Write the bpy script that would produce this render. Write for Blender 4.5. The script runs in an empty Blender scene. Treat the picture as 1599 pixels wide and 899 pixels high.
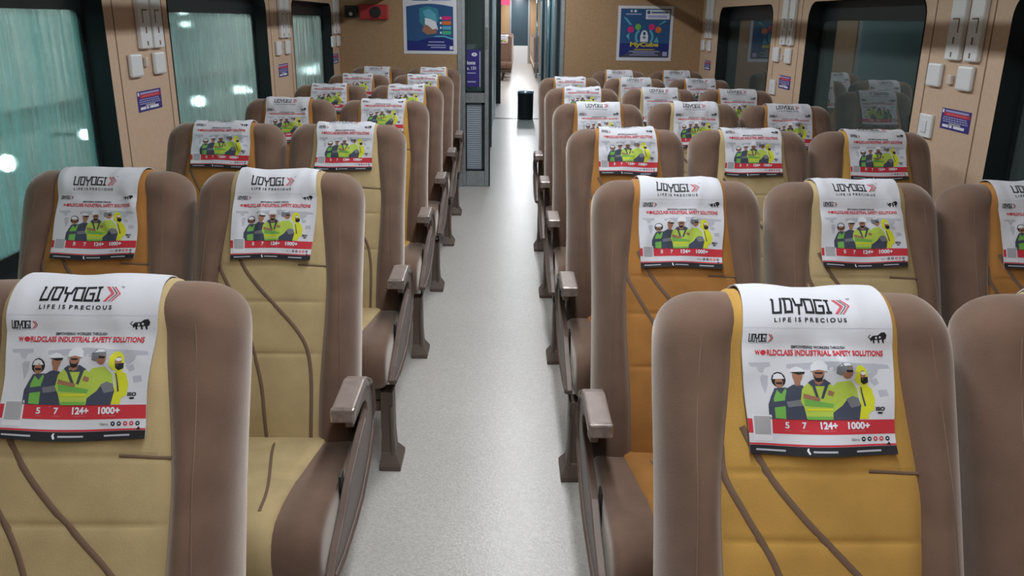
import bpy, bmesh, math, random
import numpy as np
from mathutils import Vector, Matrix
random.seed(7)
sc = bpy.context.scene
col = sc.collection
PI = math.pi
# ------------------------------------------------------------ camera
F_PX, PITCH, YAW, ROLL, CAM_H = 1293.3, .3123, .0089, .0115, 1.481
cd = bpy.data.cameras.new('camera'); cam = bpy.data.objects.new('camera', cd); col.objects.link(cam)
cd.sensor_fit = 'HORIZONTAL'; cd.sensor_width = 36.0; cd.lens = F_PX/1599*36; cd.clip_start = .02; cd.clip_end = 200
Rz = Matrix.Rotation(-YAW, 3, 'Z'); base = Rz @ Matrix.Rotation(PI/2-PITCH, 3, 'X') @ Matrix.Rotation(ROLL, 3, 'Z')
cam.matrix_world = Matrix.Translation((0, 0, CAM_H)) @ base.to_4x4()
sc.camera = cam
# ------------------------------------------------------------ light and exposure
sc.view_settings.view_transform = 'Standard'; sc.view_settings.look = 'None'
sc.view_settings.gamma = 1; sc.view_settings.use_curve_mapping = False
sc.view_settings.exposure = 0.0
w = bpy.data.worlds.new('night_sky'); sc.world = w; w.use_nodes = True
w.node_tree.nodes['Background'].inputs[0].default_value = (.02, .05, .055, 1)
w.node_tree.nodes['Background'].inputs[1].default_value = .5
SALOON_W = 13.0       # each ceiling strip
VEST_W = 6.5
FAR_W = 45.0
YARD_W = 60.0
def area(name, loc, sx, sy, power, color=(1, 1, 1), rot=(0, 0, 0), parent=None):
    l = bpy.data.lights.new(name, 'AREA'); l.shape = 'RECTANGLE'; l.size = sx; l.size_y = sy; l.energy = power; l.color = color
    o = bpy.data.objects.new(name, l); col.objects.link(o); o.location = loc; o.rotation_euler = rot
    if parent: o.parent = parent
    return o
# ------------------------------------------------------------ materials
def mat(name, c, rough=.6, metal=0, noise=0, nscale=40, bump=0, bscale=200, sheen=0, spec=.5, emit=None, es=0, coat=0):
    m = bpy.data.materials.new(name); m.use_nodes = True; nt = m.node_tree; b = nt.nodes['Principled BSDF']
    b.inputs['Base Color'].default_value = (*c, 1); b.inputs['Roughness'].default_value = rough
    b.inputs['Metallic'].default_value = metal; b.inputs['Specular IOR Level'].default_value = spec
    if sheen:
        b.inputs['Sheen Weight'].default_value = sheen; b.inputs['Sheen Roughness'].default_value = .45
        b.inputs['Sheen Tint'].default_value = (1, .9, .82, 1)
    if coat: b.inputs['Coat Weight'].default_value = coat
    if emit: b.inputs['Emission Color'].default_value = (*emit, 1); b.inputs['Emission Strength'].default_value = es
    tc = nt.nodes.new('ShaderNodeTexCoord')
    if noise:
        n = nt.nodes.new('ShaderNodeTexNoise'); n.inputs['Scale'].default_value = nscale; n.inputs['Detail'].default_value = 4
        nt.links.new(tc.outputs['Object'], n.inputs['Vector'])
        r = nt.nodes.new('ShaderNodeMapRange'); r.inputs[1].default_value = .3; r.inputs[2].default_value = .7
        r.inputs[3].default_value = 1-noise; r.inputs[4].default_value = 1+noise
        nt.links.new(n.outputs['Fac'], r.inputs[0])
        v = nt.nodes.new('ShaderNodeVectorMath'); v.operation = 'SCALE'; v.inputs[0].default_value = c
        nt.links.new(r.outputs[0], v.inputs['Scale']); nt.links.new(v.outputs[0], b.inputs['Base Color'])
    if bump:
        n2 = nt.nodes.new('ShaderNodeTexNoise'); n2.inputs['Scale'].default_value = bscale; n2.inputs['Detail'].default_value = 3
        nt.links.new(tc.outputs['Object'], n2.inputs['Vector'])
        bp = nt.nodes.new('ShaderNodeBump'); bp.inputs['Strength'].default_value = bump; bp.inputs['Distance'].default_value = .002
        nt.links.new(n2.outputs['Fac'], bp.inputs['Height']); nt.links.new(bp.outputs[0], b.inputs['Normal'])
    return m
M = {}
M['brown'] = mat('brown_velour', (.150, .090, .064), .9, noise=.14, nscale=14, bump=.3, bscale=420, sheen=.55, spec=.2)
M['seam'] = mat('seam_thread', (.21, .135, .10), .9)
M['yellow'] = mat('yellow_velour', (.44, .335, .175), .9, noise=.10, nscale=12, bump=.3, bscale=420, sheen=.12, spec=.2)
M['gold'] = mat('golden_velour', (.45, .26, .065), .9, noise=.10, nscale=12, bump=.3, bscale=420, sheen=.10, spec=.2)
M['orange'] = mat('orange_velour', (.36, .165, .045), .9, noise=.12, nscale=12, bump=.3, bscale=420, sheen=.10, spec=.2)
M['piping'] = mat('brown_piping', (.155, .095, .06), .85)
M['moulded'] = mat('moulded_brown_plastic', (.125, .085, .07), .38, noise=.12, nscale=9)
M['padtop'] = mat('worn_armrest_plastic', (.26, .205, .185), .33, noise=.15, nscale=30)
M['worn'] = mat('worn_metal_cap', (.50, .43, .40), .25, metal=.75, noise=.3, nscale=60)
M['legmetal'] = mat('brown_painted_metal', (.11, .078, .062), .45)
M['black'] = mat('black_rubber', (.012, .014, .016), .45)
M['frameblk'] = mat('window_rubber', (.010, .016, .019), .4, spec=.4)
M['cream'] = mat('cream_laminate', (.58, .42, .30), .5, noise=.05, nscale=60)
M['creamedge'] = mat('cream_edge', (.64, .49, .37), .5)
M['groove'] = mat('groove_shadow_gap', (.20, .12, .075), .7)
M['white'] = mat('white_plastic', (.72, .74, .76), .3)
M['clip'] = mat('beige_clip', (.62, .54, .48), .4)
M['ceiling'] = mat('ceiling_panel', (.62, .61, .58), .5)
M['alu'] = mat('brushed_aluminium', (.33, .36, .38), .35, metal=.6, noise=.1, nscale=25)
M['louvre'] = mat('pale_grey_louvre', (.40, .45, .52), .35)
M['steel'] = mat('stainless_steel', (.62, .66, .68), .22, metal=.9)
M['bluelam'] = mat('pale_blue_laminate', (.30, .47, .52), .3)
M['darkblue'] = mat('dark_blue_panel', (.03, .06, .08), .3)
M['red'] = mat('red_plastic', (.42, .03, .035), .4)
M['binblk'] = mat('black_bin_metal', (.02, .022, .025), .3, metal=.3)
M['wetcon'] = mat('yard_ground', (.12, .14, .14), .4, noise=.2, nscale=3)
M['yardwall'] = mat('yard_wall_paint', (.48, .56, .55), .7, noise=.25, nscale=1.3)
M['rail'] = mat('brown_yard_rail', (.10, .06, .04), .6)
M['lampglow'] = mat('lamp_glow', (1, 1, 1), .5, emit=(.85, 1, 1), es=16)
M['diffuser'] = mat('light_diffuser', (1, 1, 1), .5, emit=(.93, .97, 1), es=5)
M['exit'] = mat('lit_red_sign', (.8, .05, .15), .5, emit=(1, .10, .22), es=1.2)
M['yellowst'] = mat('yellow_sticker', (.75, .62, .05), .5)
# laminate of the end bulkhead: speckled wood
def laminate():
    m = mat('wood_laminate', (.36, .20, .10), .42); nt = m.node_tree; b = nt.nodes['Principled BSDF']
    tc = nt.nodes.new('ShaderNodeTexCoord'); mp = nt.nodes.new('ShaderNodeMapping'); mp.inputs['Scale'].default_value = (45, 45, 32)
    nt.links.new(tc.outputs['Object'], mp.inputs[0])
    n = nt.nodes.new('ShaderNodeTexNoise'); n.inputs['Scale'].default_value = 3; n.inputs['Detail'].default_value = 6; nt.links.new(mp.outputs[0], n.inputs['Vector'])
    r = nt.nodes.new('ShaderNodeValToRGB'); r.color_ramp.elements[0].position = .38; r.color_ramp.elements[0].color = (.33, .205, .105, 1)
    r.color_ramp.elements[1].position = .62; r.color_ramp.elements[1].color = (.41, .265, .145, 1)
    nt.links.new(n.outputs['Fac'], r.inputs[0]); nt.links.new(r.outputs[0], b.inputs['Base Color']); return m
M['wood'] = laminate()
def floor_mat():
    m = mat('speckled_vinyl', (.5, .5, .5), .3); nt = m.node_tree; b = nt.nodes['Principled BSDF']
    tc = nt.nodes.new('ShaderNodeTexCoord')
    n = nt.nodes.new('ShaderNodeTexNoise'); n.inputs['Scale'].default_value = 2.2; n.inputs['Detail'].default_value = 2.5; n.inputs['Roughness'].default_value = .65
    nt.links.new(tc.outputs['Object'], n.inputs['Vector'])
    r = nt.nodes.new('ShaderNodeValToRGB'); r.color_ramp.elements[0].position = .3; r.color_ramp.elements[0].color = (.475, .45, .425, 1)
    r.color_ramp.elements[1].position = .65; r.color_ramp.elements[1].color = (.50, .475, .45, 1); nt.links.new(n.outputs['Fac'], r.inputs[0])
    v = nt.nodes.new('ShaderNodeTexVoronoi'); v.inputs['Scale'].default_value = 170; nt.links.new(tc.outputs['Object'], v.inputs['Vector'])
    r2 = nt.nodes.new('ShaderNodeMapRange'); r2.inputs[1].default_value = .0; r2.inputs[2].default_value = 1; r2.inputs[3].default_value = .86; r2.inputs[4].default_value = 1.1
    sp = nt.nodes.new('ShaderNodeSeparateColor'); nt.links.new(v.outputs['Color'], sp.inputs[0]); nt.links.new(sp.outputs[0], r2.inputs[0])
    mu = nt.nodes.new('ShaderNodeVectorMath'); mu.operation = 'SCALE'; nt.links.new(r.outputs[0], mu.inputs[0]); nt.links.new(r2.outputs[0], mu.inputs['Scale'])
    # small dark grime spots
    n3 = nt.nodes.new('ShaderNodeTexNoise'); n3.inputs['Scale'].default_value = 26; n3.inputs['Detail'].default_value = 2; nt.links.new(tc.outputs['Object'], n3.inputs['Vector'])
    r3 = nt.nodes.new('ShaderNodeMapRange'); r3.inputs[1].default_value = .755; r3.inputs[2].default_value = .79; r3.inputs[3].default_value = 1; r3.inputs[4].default_value = .5
    nt.links.new(n3.outputs['Fac'], r3.inputs[0])
    mu2 = nt.nodes.new('ShaderNodeVectorMath'); mu2.operation = 'SCALE'; nt.links.new(mu.outputs[0], mu2.inputs[0]); nt.links.new(r3.outputs[0], mu2.inputs['Scale'])
    nt.links.new(mu2.outputs[0], b.inputs['Base Color'])
    # damp patches are glossier
    rr = nt.nodes.new('ShaderNodeMapRange'); rr.inputs[1].default_value = .35; rr.inputs[2].default_value = .65; rr.inputs[3].default_value = .30; rr.inputs[4].default_value = .30
    nt.links.new(n.outputs['Fac'], rr.inputs[0]); nt.links.new(rr.outputs[0], b.inputs['Roughness'])
    bp = nt.nodes.new('ShaderNodeBump'); bp.inputs['Strength'].default_value = .25; bp.inputs['Distance'].default_value = .001
    nt.links.new(v.outputs['Distance'], bp.inputs['Height']); nt.links.new(bp.outputs[0], b.inputs['Normal']); return m
M['floor'] = floor_mat()
def schlick(N, L, f0=.05):
    lw = N.new('ShaderNodeLayerWeight'); lw.inputs[0].default_value = .5
    p = N.new('ShaderNodeMath'); p.operation = 'POWER'; p.inputs[1].default_value = 5; L.new(lw.outputs['Facing'], p.inputs[0])
    a = N.new('ShaderNodeMath'); a.operation = 'MULTIPLY_ADD'; a.inputs[1].default_value = 1-f0; a.inputs[2].default_value = f0; a.use_clamp = True
    L.new(p.outputs[0], a.inputs[0]); return a
def misted_glass():
    """condensation covered glass: scatters the yard light, streaked by running drops"""
    m = bpy.data.materials.new('misted_glass'); m.use_nodes = True; nt = m.node_tree; N = nt.nodes; L = nt.links
    N.remove(N['Principled BSDF']); out = N['Material Output']
    tc = N.new('ShaderNodeTexCoord')
    mp = N.new('ShaderNodeMapping'); mp.inputs['Scale'].default_value = (1, 22, 1.2); L.new(tc.outputs['Object'], mp.inputs[0])
    st = N.new('ShaderNodeTexNoise'); st.inputs['Scale'].default_value = 2.0; st.inputs['Detail'].default_value = 6; L.new(mp.outputs[0], st.inputs['Vector'])
    tr = N.new('ShaderNodeBsdfTranslucent'); tr.inputs['Color'].default_value = (.70, .80, .79, 1)
    tp = N.new('ShaderNodeBsdfRefraction'); tp.inputs['Color'].default_value = (.86, .95, .95, 1); tp.inputs['IOR'].default_value = 1.05; tp.inputs['Roughness'].default_value = .13
    df = N.new('ShaderNodeBsdfDiffuse'); df.inputs['Color'].default_value = (.10, .20, .20, 1)
    gl = N.new('ShaderNodeBsdfGlossy'); gl.inputs['Roughness'].default_value = .06
    dr = N.new('ShaderNodeTexVoronoi'); dr.inputs['Scale'].default_value = 75; L.new(tc.outputs['Object'], dr.inputs['Vector'])
    bp = N.new('ShaderNodeBump'); bp.inputs['Strength'].default_value = .35; bp.inputs['Distance'].default_value = .002
    L.new(dr.outputs['Distance'], bp.inputs['Height']); L.new(bp.outputs[0], gl.inputs['Normal'])
    r = N.new('ShaderNodeMapRange'); r.inputs[1].default_value = .35; r.inputs[2].default_value = .65; r.inputs[3].default_value = .10; r.inputs[4].default_value = .66
    L.new(st.outputs['Fac'], r.inputs[0])
    m1 = N.new('ShaderNodeMixShader'); L.new(r.outputs[0], m1.inputs[0]); L.new(tp.outputs[0], m1.inputs[1]); L.new(tr.outputs[0], m1.inputs[2])
    m2 = N.new('ShaderNodeMixShader'); m2.inputs[0].default_value = .18; L.new(m1.outputs[0], m2.inputs[1]); L.new(df.outputs[0], m2.inputs[2])
    fr = schlick(N, L, .02)
    m3 = N.new('ShaderNodeMixShader'); L.new(fr.outputs[0], m3.inputs[0]); L.new(m2.outputs[0], m3.inputs[1]); L.new(gl.outputs[0], m3.inputs[2])
    L.new(m3.outputs[0], out.inputs[0]); return m
M['mist'] = misted_glass()
def clear_glass(name, tint, ior=1.5, extra=0.0, rough=.01, haze=0, hazec=(.3, .35, .35)):
    m = bpy.data.materials.new(name); m.use_nodes = True; nt = m.node_tree; N = nt.nodes; L = nt.links
    N.remove(N['Principled BSDF']); out = N['Material Output']
    tp = N.new('ShaderNodeBsdfTransparent'); tp.inputs['Color'].default_value = (*tint, 1)
    df = N.new('ShaderNodeBsdfDiffuse'); df.inputs['Color'].default_value = (*hazec, 1)
    m0 = N.new('ShaderNodeMixShader'); m0.inputs[0].default_value = haze; L.new(tp.outputs[0], m0.inputs[1]); L.new(df.outputs[0], m0.inputs[2])
    gl = N.new('ShaderNodeBsdfGlossy'); gl.inputs['Roughness'].default_value = rough
    ad = schlick(N, L, .04+extra)
    mx = N.new('ShaderNodeMixShader'); L.new(ad.outputs[0], mx.inputs[0]); L.new(m0.outputs[0], mx.inputs[1]); L.new(gl.outputs[0], mx.inputs[2])
    L.new(mx.outputs[0], out.inputs[0]); return m
M['nightglass'] = clear_glass('tinted_night_glass', (.35, .45, .45), 1.5, .16, haze=.22, hazec=(.26, .33, .33))
M['glass'] = clear_glass('door_glass', (.45, .52, .50), 1.5, .03)
M['rackglass'] = clear_glass('rack_glass', (.95, .97, .96), 1.45, .0)
# printing inks, plus the painted shade of a cloth fold
for n, c in dict(cloth=(.60, .61, .66), crease_shade=(.50, .51, .57), ink=(.018, .018, .022), redink=(.52, .035, .05), pinkink=(.55, .10, .13), map=(.43, .44, .50), lime=(.42, .55, .08), green=(.16, .40, .08),
                 suit=(.60, .62, .03), navy=(.055, .065, .10), grey=(.17, .18, .20), skin=(.33, .16, .10), helmet=(.66, .68, .72), paper=(.66, .67, .72),
                 qr=(.36, .36, .39), pblue=(.03, .09, .22), pdeep=(.02, .03, .18), pcyan=(.10, .36, .50), ppurple=(.045, .035, .20), pmag=(.60, .03, .18), porange=(.62, .16, .04),
                 pgreen=(.06, .42, .22), pteal=(.04, .22, .30), pyellow=(.55, .45, .05), pwhite=(.70, .72, .80), plilac=(.36, .38, .62)).items():
    M[n] = mat('print_'+n, c, .75 if n != 'cloth' else .85, spec=.25)
M['cloth'] = mat('white_cotton_cover', (.60, .61, .66), .85, bump=.12, bscale=600, spec=.2)

# ------------------------------------------------------------ helpers
def tag(o, label=None, cat=None, group=None, kind=None):
    if label: o['label'] = label
    if cat: o['category'] = cat
    if group: o['group'] = group
    if kind: o['kind'] = kind
    return o
def empty(name, loc=(0, 0, 0), rz=0):
    o = bpy.data.objects.new(name, None); col.objects.link(o); o.location = loc; o.rotation_euler = (0, 0, rz); o.empty_display_size = .1; return o
class B:
    """collects shapes for ONE mesh"""
    def __init__(s): s.bm = bmesh.new()
    def box(s, x0, x1, y0, y1, z0, z1, mi=0):
        vs = [s.bm.verts.new(p) for p in ((x0, y0, z0), (x1, y0, z0), (x1, y1, z0), (x0, y1, z0), (x0, y0, z1), (x1, y0, z1), (x1, y1, z1), (x0, y1, z1))]
        for f in ((0, 3, 2, 1), (4, 5, 6, 7), (0, 1, 5, 4), (1, 2, 6, 5), (2, 3, 7, 6), (3, 0, 4, 7)):
            s.bm.faces.new([vs[i] for i in f]).material_index = mi
        return s
    def loft(s, rings, mi=0, cap=True, closed=True):
        R = [[s.bm.verts.new(p) for p in r] for r in rings]; n = len(R[0])
        for a, b in zip(R[:-1], R[1:]):
            for i in range(n if closed else n-1):
                j = (i+1) % n; s.bm.faces.new((a[i], a[j], b[j], b[i])).material_index = mi
        if cap and closed:
            s.bm.faces.new(R[0][::-1]).material_index = mi; s.bm.faces.new(R[-1]).material_index = mi
        return s
    def tube(s, pts, r, n=8, mi=0):
        rings = []; P = [Vector(p) for p in pts]
        for i, p in enumerate(P):
            d = (P[min(i+1, len(P)-1)]-P[max(i-1, 0)]).normalized(); up = Vector((0, 0, 1)) if abs(d.z) < .9 else Vector((1, 0, 0))
            a = d.cross(up).normalized(); b = d.cross(a)
            rr = r[i] if isinstance(r, (list, tuple)) else r
            rings.append([p+(a*math.cos(t)+b*math.sin(t))*rr for t in (2*PI*k/n for k in range(n))])
        return s.loft(rings, mi)
    def prism_x(s, prof, x0, x1, mi=0):
        return s.loft([[(x0, y, z) for y, z in prof], [(x1, y, z) for y, z in prof]], mi)
    def build(s, name, mats, parent=None, smooth=False, sub=0, bev=0, loc=None, recalc=True):
        if recalc: bmesh.ops.recalc_face_normals(s.bm, faces=s.bm.faces[:])
        me = bpy.data.meshes.new(name); s.bm.to_mesh(me); s.bm.free()
        for m in (mats if isinstance(mats, (list, tuple)) else [mats]): me.materials.append(m)
        if smooth:
            for p in me.polygons: p.use_smooth = True
        o = bpy.data.objects.new(name, me); col.objects.link(o)
        if parent: o.parent = parent
        if loc: o.location = loc
        if bev:
            m = o.modifiers.new('bevel', 'BEVEL'); m.width = bev; m.segments = 2; m.limit_method = 'ANGLE'; m.angle_limit = .6
        if sub:
            m = o.modifiers.new('subsurf', 'SUBSURF'); m.levels = sub; m.render_levels = sub
        return o
def struct(o): o['kind'] = 'structure'; return o
def copy_tree(o, parent=None):
    c = o.copy(); col.objects.link(c); c.parent = parent
    for ch in list(o.children): copy_tree(ch, c)
    return c
# ---- flat artwork (prints): layered polygons, sliced and mapped onto a surface
_tc = {}
def text_tris(body, bold=0.0):
    k = (body, bold)
    if k in _tc: return _tc[k]
    cu = bpy.data.curves.new('t', 'FONT'); cu.body = body; cu.size = 1; cu.offset = bold; cu.resolution_u = 3
    o = bpy.data.objects.new('t', cu); col.objects.link(o); dg = bpy.context.evaluated_depsgraph_get(); dg.update()
    me = bpy.data.meshes.new_from_object(o.evaluated_get(dg)); V = [(v.co.x, v.co.y) for v in me.vertices]; Fs = [tuple(p.vertices) for p in me.polygons]
    col.objects.unlink(o); bpy.data.objects.remove(o); bpy.data.curves.remove(cu); bpy.data.meshes.remove(me)
    if V:
        xs = [v[0] for v in V]; ys = [v[1] for v in V]; x0, x1, y0, y1 = min(xs), max(xs), min(ys), max(ys)
        V = [((x-x0)/(x1-x0), (y-y0)/(y1-y0)) for x, y in V]
    _tc[k] = (V, Fs); return _tc[k]
class Art:
    def __init__(s): s.bm = bmesh.new(); s.mats = []; s.lay = s.bm.verts.layers.int.new('lay')
    def mi(s, m):
        if m not in s.mats: s.mats.append(m)
        return s.mats.index(m)
    def poly(s, m, pts, lay=1):
        vs = []
        for p in pts:
            v = s.bm.verts.new((p[0], p[1], 0)); v[s.lay] = lay; vs.append(v)
        f = s.bm.faces.new(vs); f.normal_update()
        if f.normal.z < 0: f.normal_flip()
        f.material_index = s.mi(m); return s
    def rect(s, m, x0, y0, x1, y1, lay=1): return s.poly(m, ((x0, y0), (x1, y0), (x1, y1), (x0, y1)), lay)
    def ell(s, m, cx, cy, rx, ry=None, lay=1, n=16): ry = ry or rx; return s.poly(m, [(cx+rx*math.cos(2*PI*i/n), cy+ry*math.sin(2*PI*i/n)) for i in range(n)], lay)
    def text(s, m, body, x0, y0, x1, y1, lay=3, bold=0.0, shear=0):
        V, Fs = text_tris(body, bold); vs = []
        for x, y in V:
            v = s.bm.verts.new((x0+x*(x1-x0)+shear*y*(y1-y0), y0+y*(y1-y0), 0)); v[s.lay] = lay; vs.append(v)
        for f in Fs:
            try:
                q = s.bm.faces.new([vs[i] for i in f]); q.normal_update(); q.material_index = s.mi(m)
                if q.normal.z < 0: q.normal_flip()
            except ValueError: pass
        return s
    def stroke(s, m, pts, w, lay=3):
        for (a, b) in zip(pts[:-1], pts[1:]):
            a = Vector(a); b = Vector(b); d = (b-a).normalized(); n = Vector((-d.y, d.x))*w/2; e = d*w/2*.9
            s.poly(m, [tuple(a-e-n), tuple(b+e-n), tuple(b+e+n), tuple(a-e+n)], lay)
        return s
    def build(s, name, fn, parent=None, slice=None, smooth=False, dz=.0002):
        bm = s.bm; bmesh.ops.triangulate(bm, faces=bm.faces[:])
        if slice:
            x0, x1, sx, y0, y1, sy = slice
            for ax, a, b, st in ((0, x0, x1, sx), (1, y0, y1, sy)):
                t = a+st
                while t < b-1e-6:
                    co = (t, 0, 0) if ax == 0 else (0, t, 0); no = (1, 0, 0) if ax == 0 else (0, 1, 0)
                    bmesh.ops.bisect_plane(bm, geom=bm.verts[:]+bm.edges[:]+bm.faces[:], dist=1e-7, plane_co=co, plane_no=no); t += st
        for v in bm.verts: v.co = fn(v.co.x, v.co.y, v[s.lay]*dz)
        me = bpy.data.meshes.new(name); bm.to_mesh(me); bm.free()
        for m in s.mats: me.materials.append(M[m])
        if smooth:
            for p in me.polygons: p.use_smooth = True
        o = bpy.data.objects.new(name, me); col.objects.link(o)
        if parent: o.parent = parent
        return o

# ------------------------------------------------------------ the saloon shell
XL, XR_, YB, YE, ZC = -1.49, 1.72, -1.6, 7.65, 2.30
struct(B().box(-1.7, 1.95, YB-.1, 16.0, -.08, 0).build('floor', M['floor']))
struct(B().box(-1.7, 1.95, YB-.1, 7.75, ZC, ZC+.05).build('ceiling', M['ceiling']))
struct(B().box(-1.7, 1.95, YB-.1, YB, 0, ZC).build('wall_rear', M['wood']))
def rrect(y0, y1, z0, z1, r, n=6):
    P = []
    for (cy, cz, a0) in ((y1-r, z1-r, 0), (y0+r, z1-r, 90), (y0+r, z0+r, 180), (y1-r, z0+r, 270)):
        for k in range(n+1):
            a = math.radians(a0+90*k/n); P.append((cy+r*math.cos(a), cz+r*math.sin(a)))
    return P
def side_wall(name, X, out, holes):
    bm = bmesh.new(); edges = []
    def loop(pts):
        vs = [bm.verts.new((X, y, z)) for y, z in pts]
        for i in range(len(vs)): edges.append(bm.edges.new((vs[i], vs[(i+1) % len(vs)])))
    loop([(YB, 0), (YE, 0), (YE, ZC), (YB, ZC)])
    for h in holes: loop(rrect(*h))
    bmesh.ops.triangle_fill(bm, use_beauty=True, use_dissolve=False, edges=edges)
    r = bmesh.ops.extrude_face_region(bm, geom=bm.faces[:])
    for v in [g for g in r['geom'] if isinstance(g, bmesh.types.BMVert)]: v.co.x += out*.12
    b = B(); b.bm.free(); b.bm = bm
    return struct(b.build(name, M['cream']))
WZ0, WZ1 = .70, 1.60
winL = [(-.5, 1.05), (1.66, 3.22), (3.83, 5.385), (6.03, 7.36)]
winR = [(-1.1, .27), (1.50, 2.955), (3.565, 4.965), (5.63, 7.04)]
side_wall('wall_left', XL, -1, [(a, b, WZ0, WZ1, .06) for a, b in winL])
side_wall('wall_right', XR_, 1, [(a, b, WZ0, WZ1, .09) for a, b in winR])
k = 0
for X, out, wins, gm in ((XL, -1, winL, 'mist'), (XR_, 1, winR, 'nightglass')):
    for a, b in wins:
        k += 1
        root = struct(empty('window_%d' % k, (X, (a+b)/2, WZ0))); h = (b-a)/2; H = WZ1-WZ0; rr = .06 if out < 0 else .09
        bm_ = B()
        o1 = [(0-out*.004, y, z) for y, z in rrect(-h+.004, h-.004, .004, H-.004, rr)]
        o2 = [(out*.075, y, z) for y, z in rrect(-h+.004, h-.004, .004, H-.004, rr)]
        i2 = [(out*.075, y, z) for y, z in rrect(-h+.022, h-.022, .055, H-.10, .035)]
        i3 = [(out*.10, y, z) for y, z in rrect(-h+.022, h-.022, .055, H-.10, .035)]
        bm_.loft([o1, o2, i2, i3], cap=False)
        bm_.build('window_frame', M['frameblk'], root)
        g = B(); g.loft([[(out*.082, y, z) for y, z in rrect(-h+.015, h-.015, .05, H-.09, .03)], [(out*.088, y, z) for y, z in rrect(-h+.015, h-.015, .05, H-.09, .03)]])
        g.build('pane', M[gm], root)
# bulkhead at the end of the saloon with the doorway
bh = B()
bh.box(-1.60, -.43, YE, YE+.10, 0, ZC); bh.box(.50, 1.85, YE, YE+.10, 0, ZC); bh.box(-.43, .50, YE, YE+.10, 1.98, ZC)
struct(bh.build('wall_end', M['wood']))
t = B(); t.box(-.44, -.40, YE-.012, YE+.03, 0, 1.98); t.box(-.46, .52, YE-.012, YE+.03, 1.96, 2.0); t.box(.47, .505, YE-.012, YE+.11, 0, 1.98)
struct(t.build('trim_1', M['alu'], bev=.003))
# grooves between wall panels
for i, (X, out, ys) in enumerate(((XL, -1, (3.30, 3.77, 5.47, 5.95)), (XR_, 1, (3.065, 3.49, 5.08, 5.53)))):
    g = B()
    for y in ys: g.box(X-.0015, X+.0015, y-.003, y+.003, .02, 2.0)
    struct(g.build('trim_%d' % (i+2), M['groove']))
for i, (x0, x1) in enumerate(((XL, XL+.012), (XR_-.012, XR_))):
    struct(B().box(x0, x1, YB, YE, 0, .10).build('baseboard_left' if i == 0 else 'baseboard_right', M['alu']))

ORD = ['nearest', 'second', 'third', 'fourth', 'fifth', 'sixth', 'seventh and last']
# luggage racks
def rack(X, xb, side):
    r = empty('luggage_rack', ((X+xb)/2, YE/2, 1.68)); s = 1 if X > xb else -1
    tag(r, 'glass shelf luggage rack with metal front rail along the %s windows' % side, 'luggage rack', 'luggage racks')
    cx, cy = (X+xb)/2, YE/2
    lo, hi = sorted((xb, xb+s*.035))
    B().box(lo-cx, hi-cx, -1.2-cy, YE-.002-cy, 0, .062).build('front_rail', M['moulded'], r, bev=.006)
    lo, hi = sorted((xb+s*.03, X-s*.002))
    B().box(lo-cx, hi-cx, -1.2-cy, YE-.002-cy, .012, .022).build('glass_shelf', M['rackglass'], r)
    for y in (.2, 1.36, 3.52, 5.68, 7.5):
        B().box(lo-cx, hi-cx, y-.012-cy, y+.012-cy, .022, .034).build('bracket', M['moulded'], r)
rack(XL, -.99, 'left'); rack(XR_, 1.175, 'right')
# ceiling lights
for i in range(7):
    y = -.75+i*1.25
    r = empty('ceiling_light', (.115, y, ZC-.03)); tag(r, 'white ceiling strip light over the aisle, %s from behind the camera' % ORD[i], 'ceiling light', 'ceiling strip lights')
    B().box(-.09, .09, -.56, .56, .005, .03).build('housing', M['alu'], r)
    B().box(-.07, .07, -.54, .54, 0, .005).build('diffuser', M['diffuser'], r)
    area('ceiling_light_glow', (0, 0, -.006), .13, 1.06, SALOON_W, (.93, .97, 1.0), parent=r)

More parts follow.
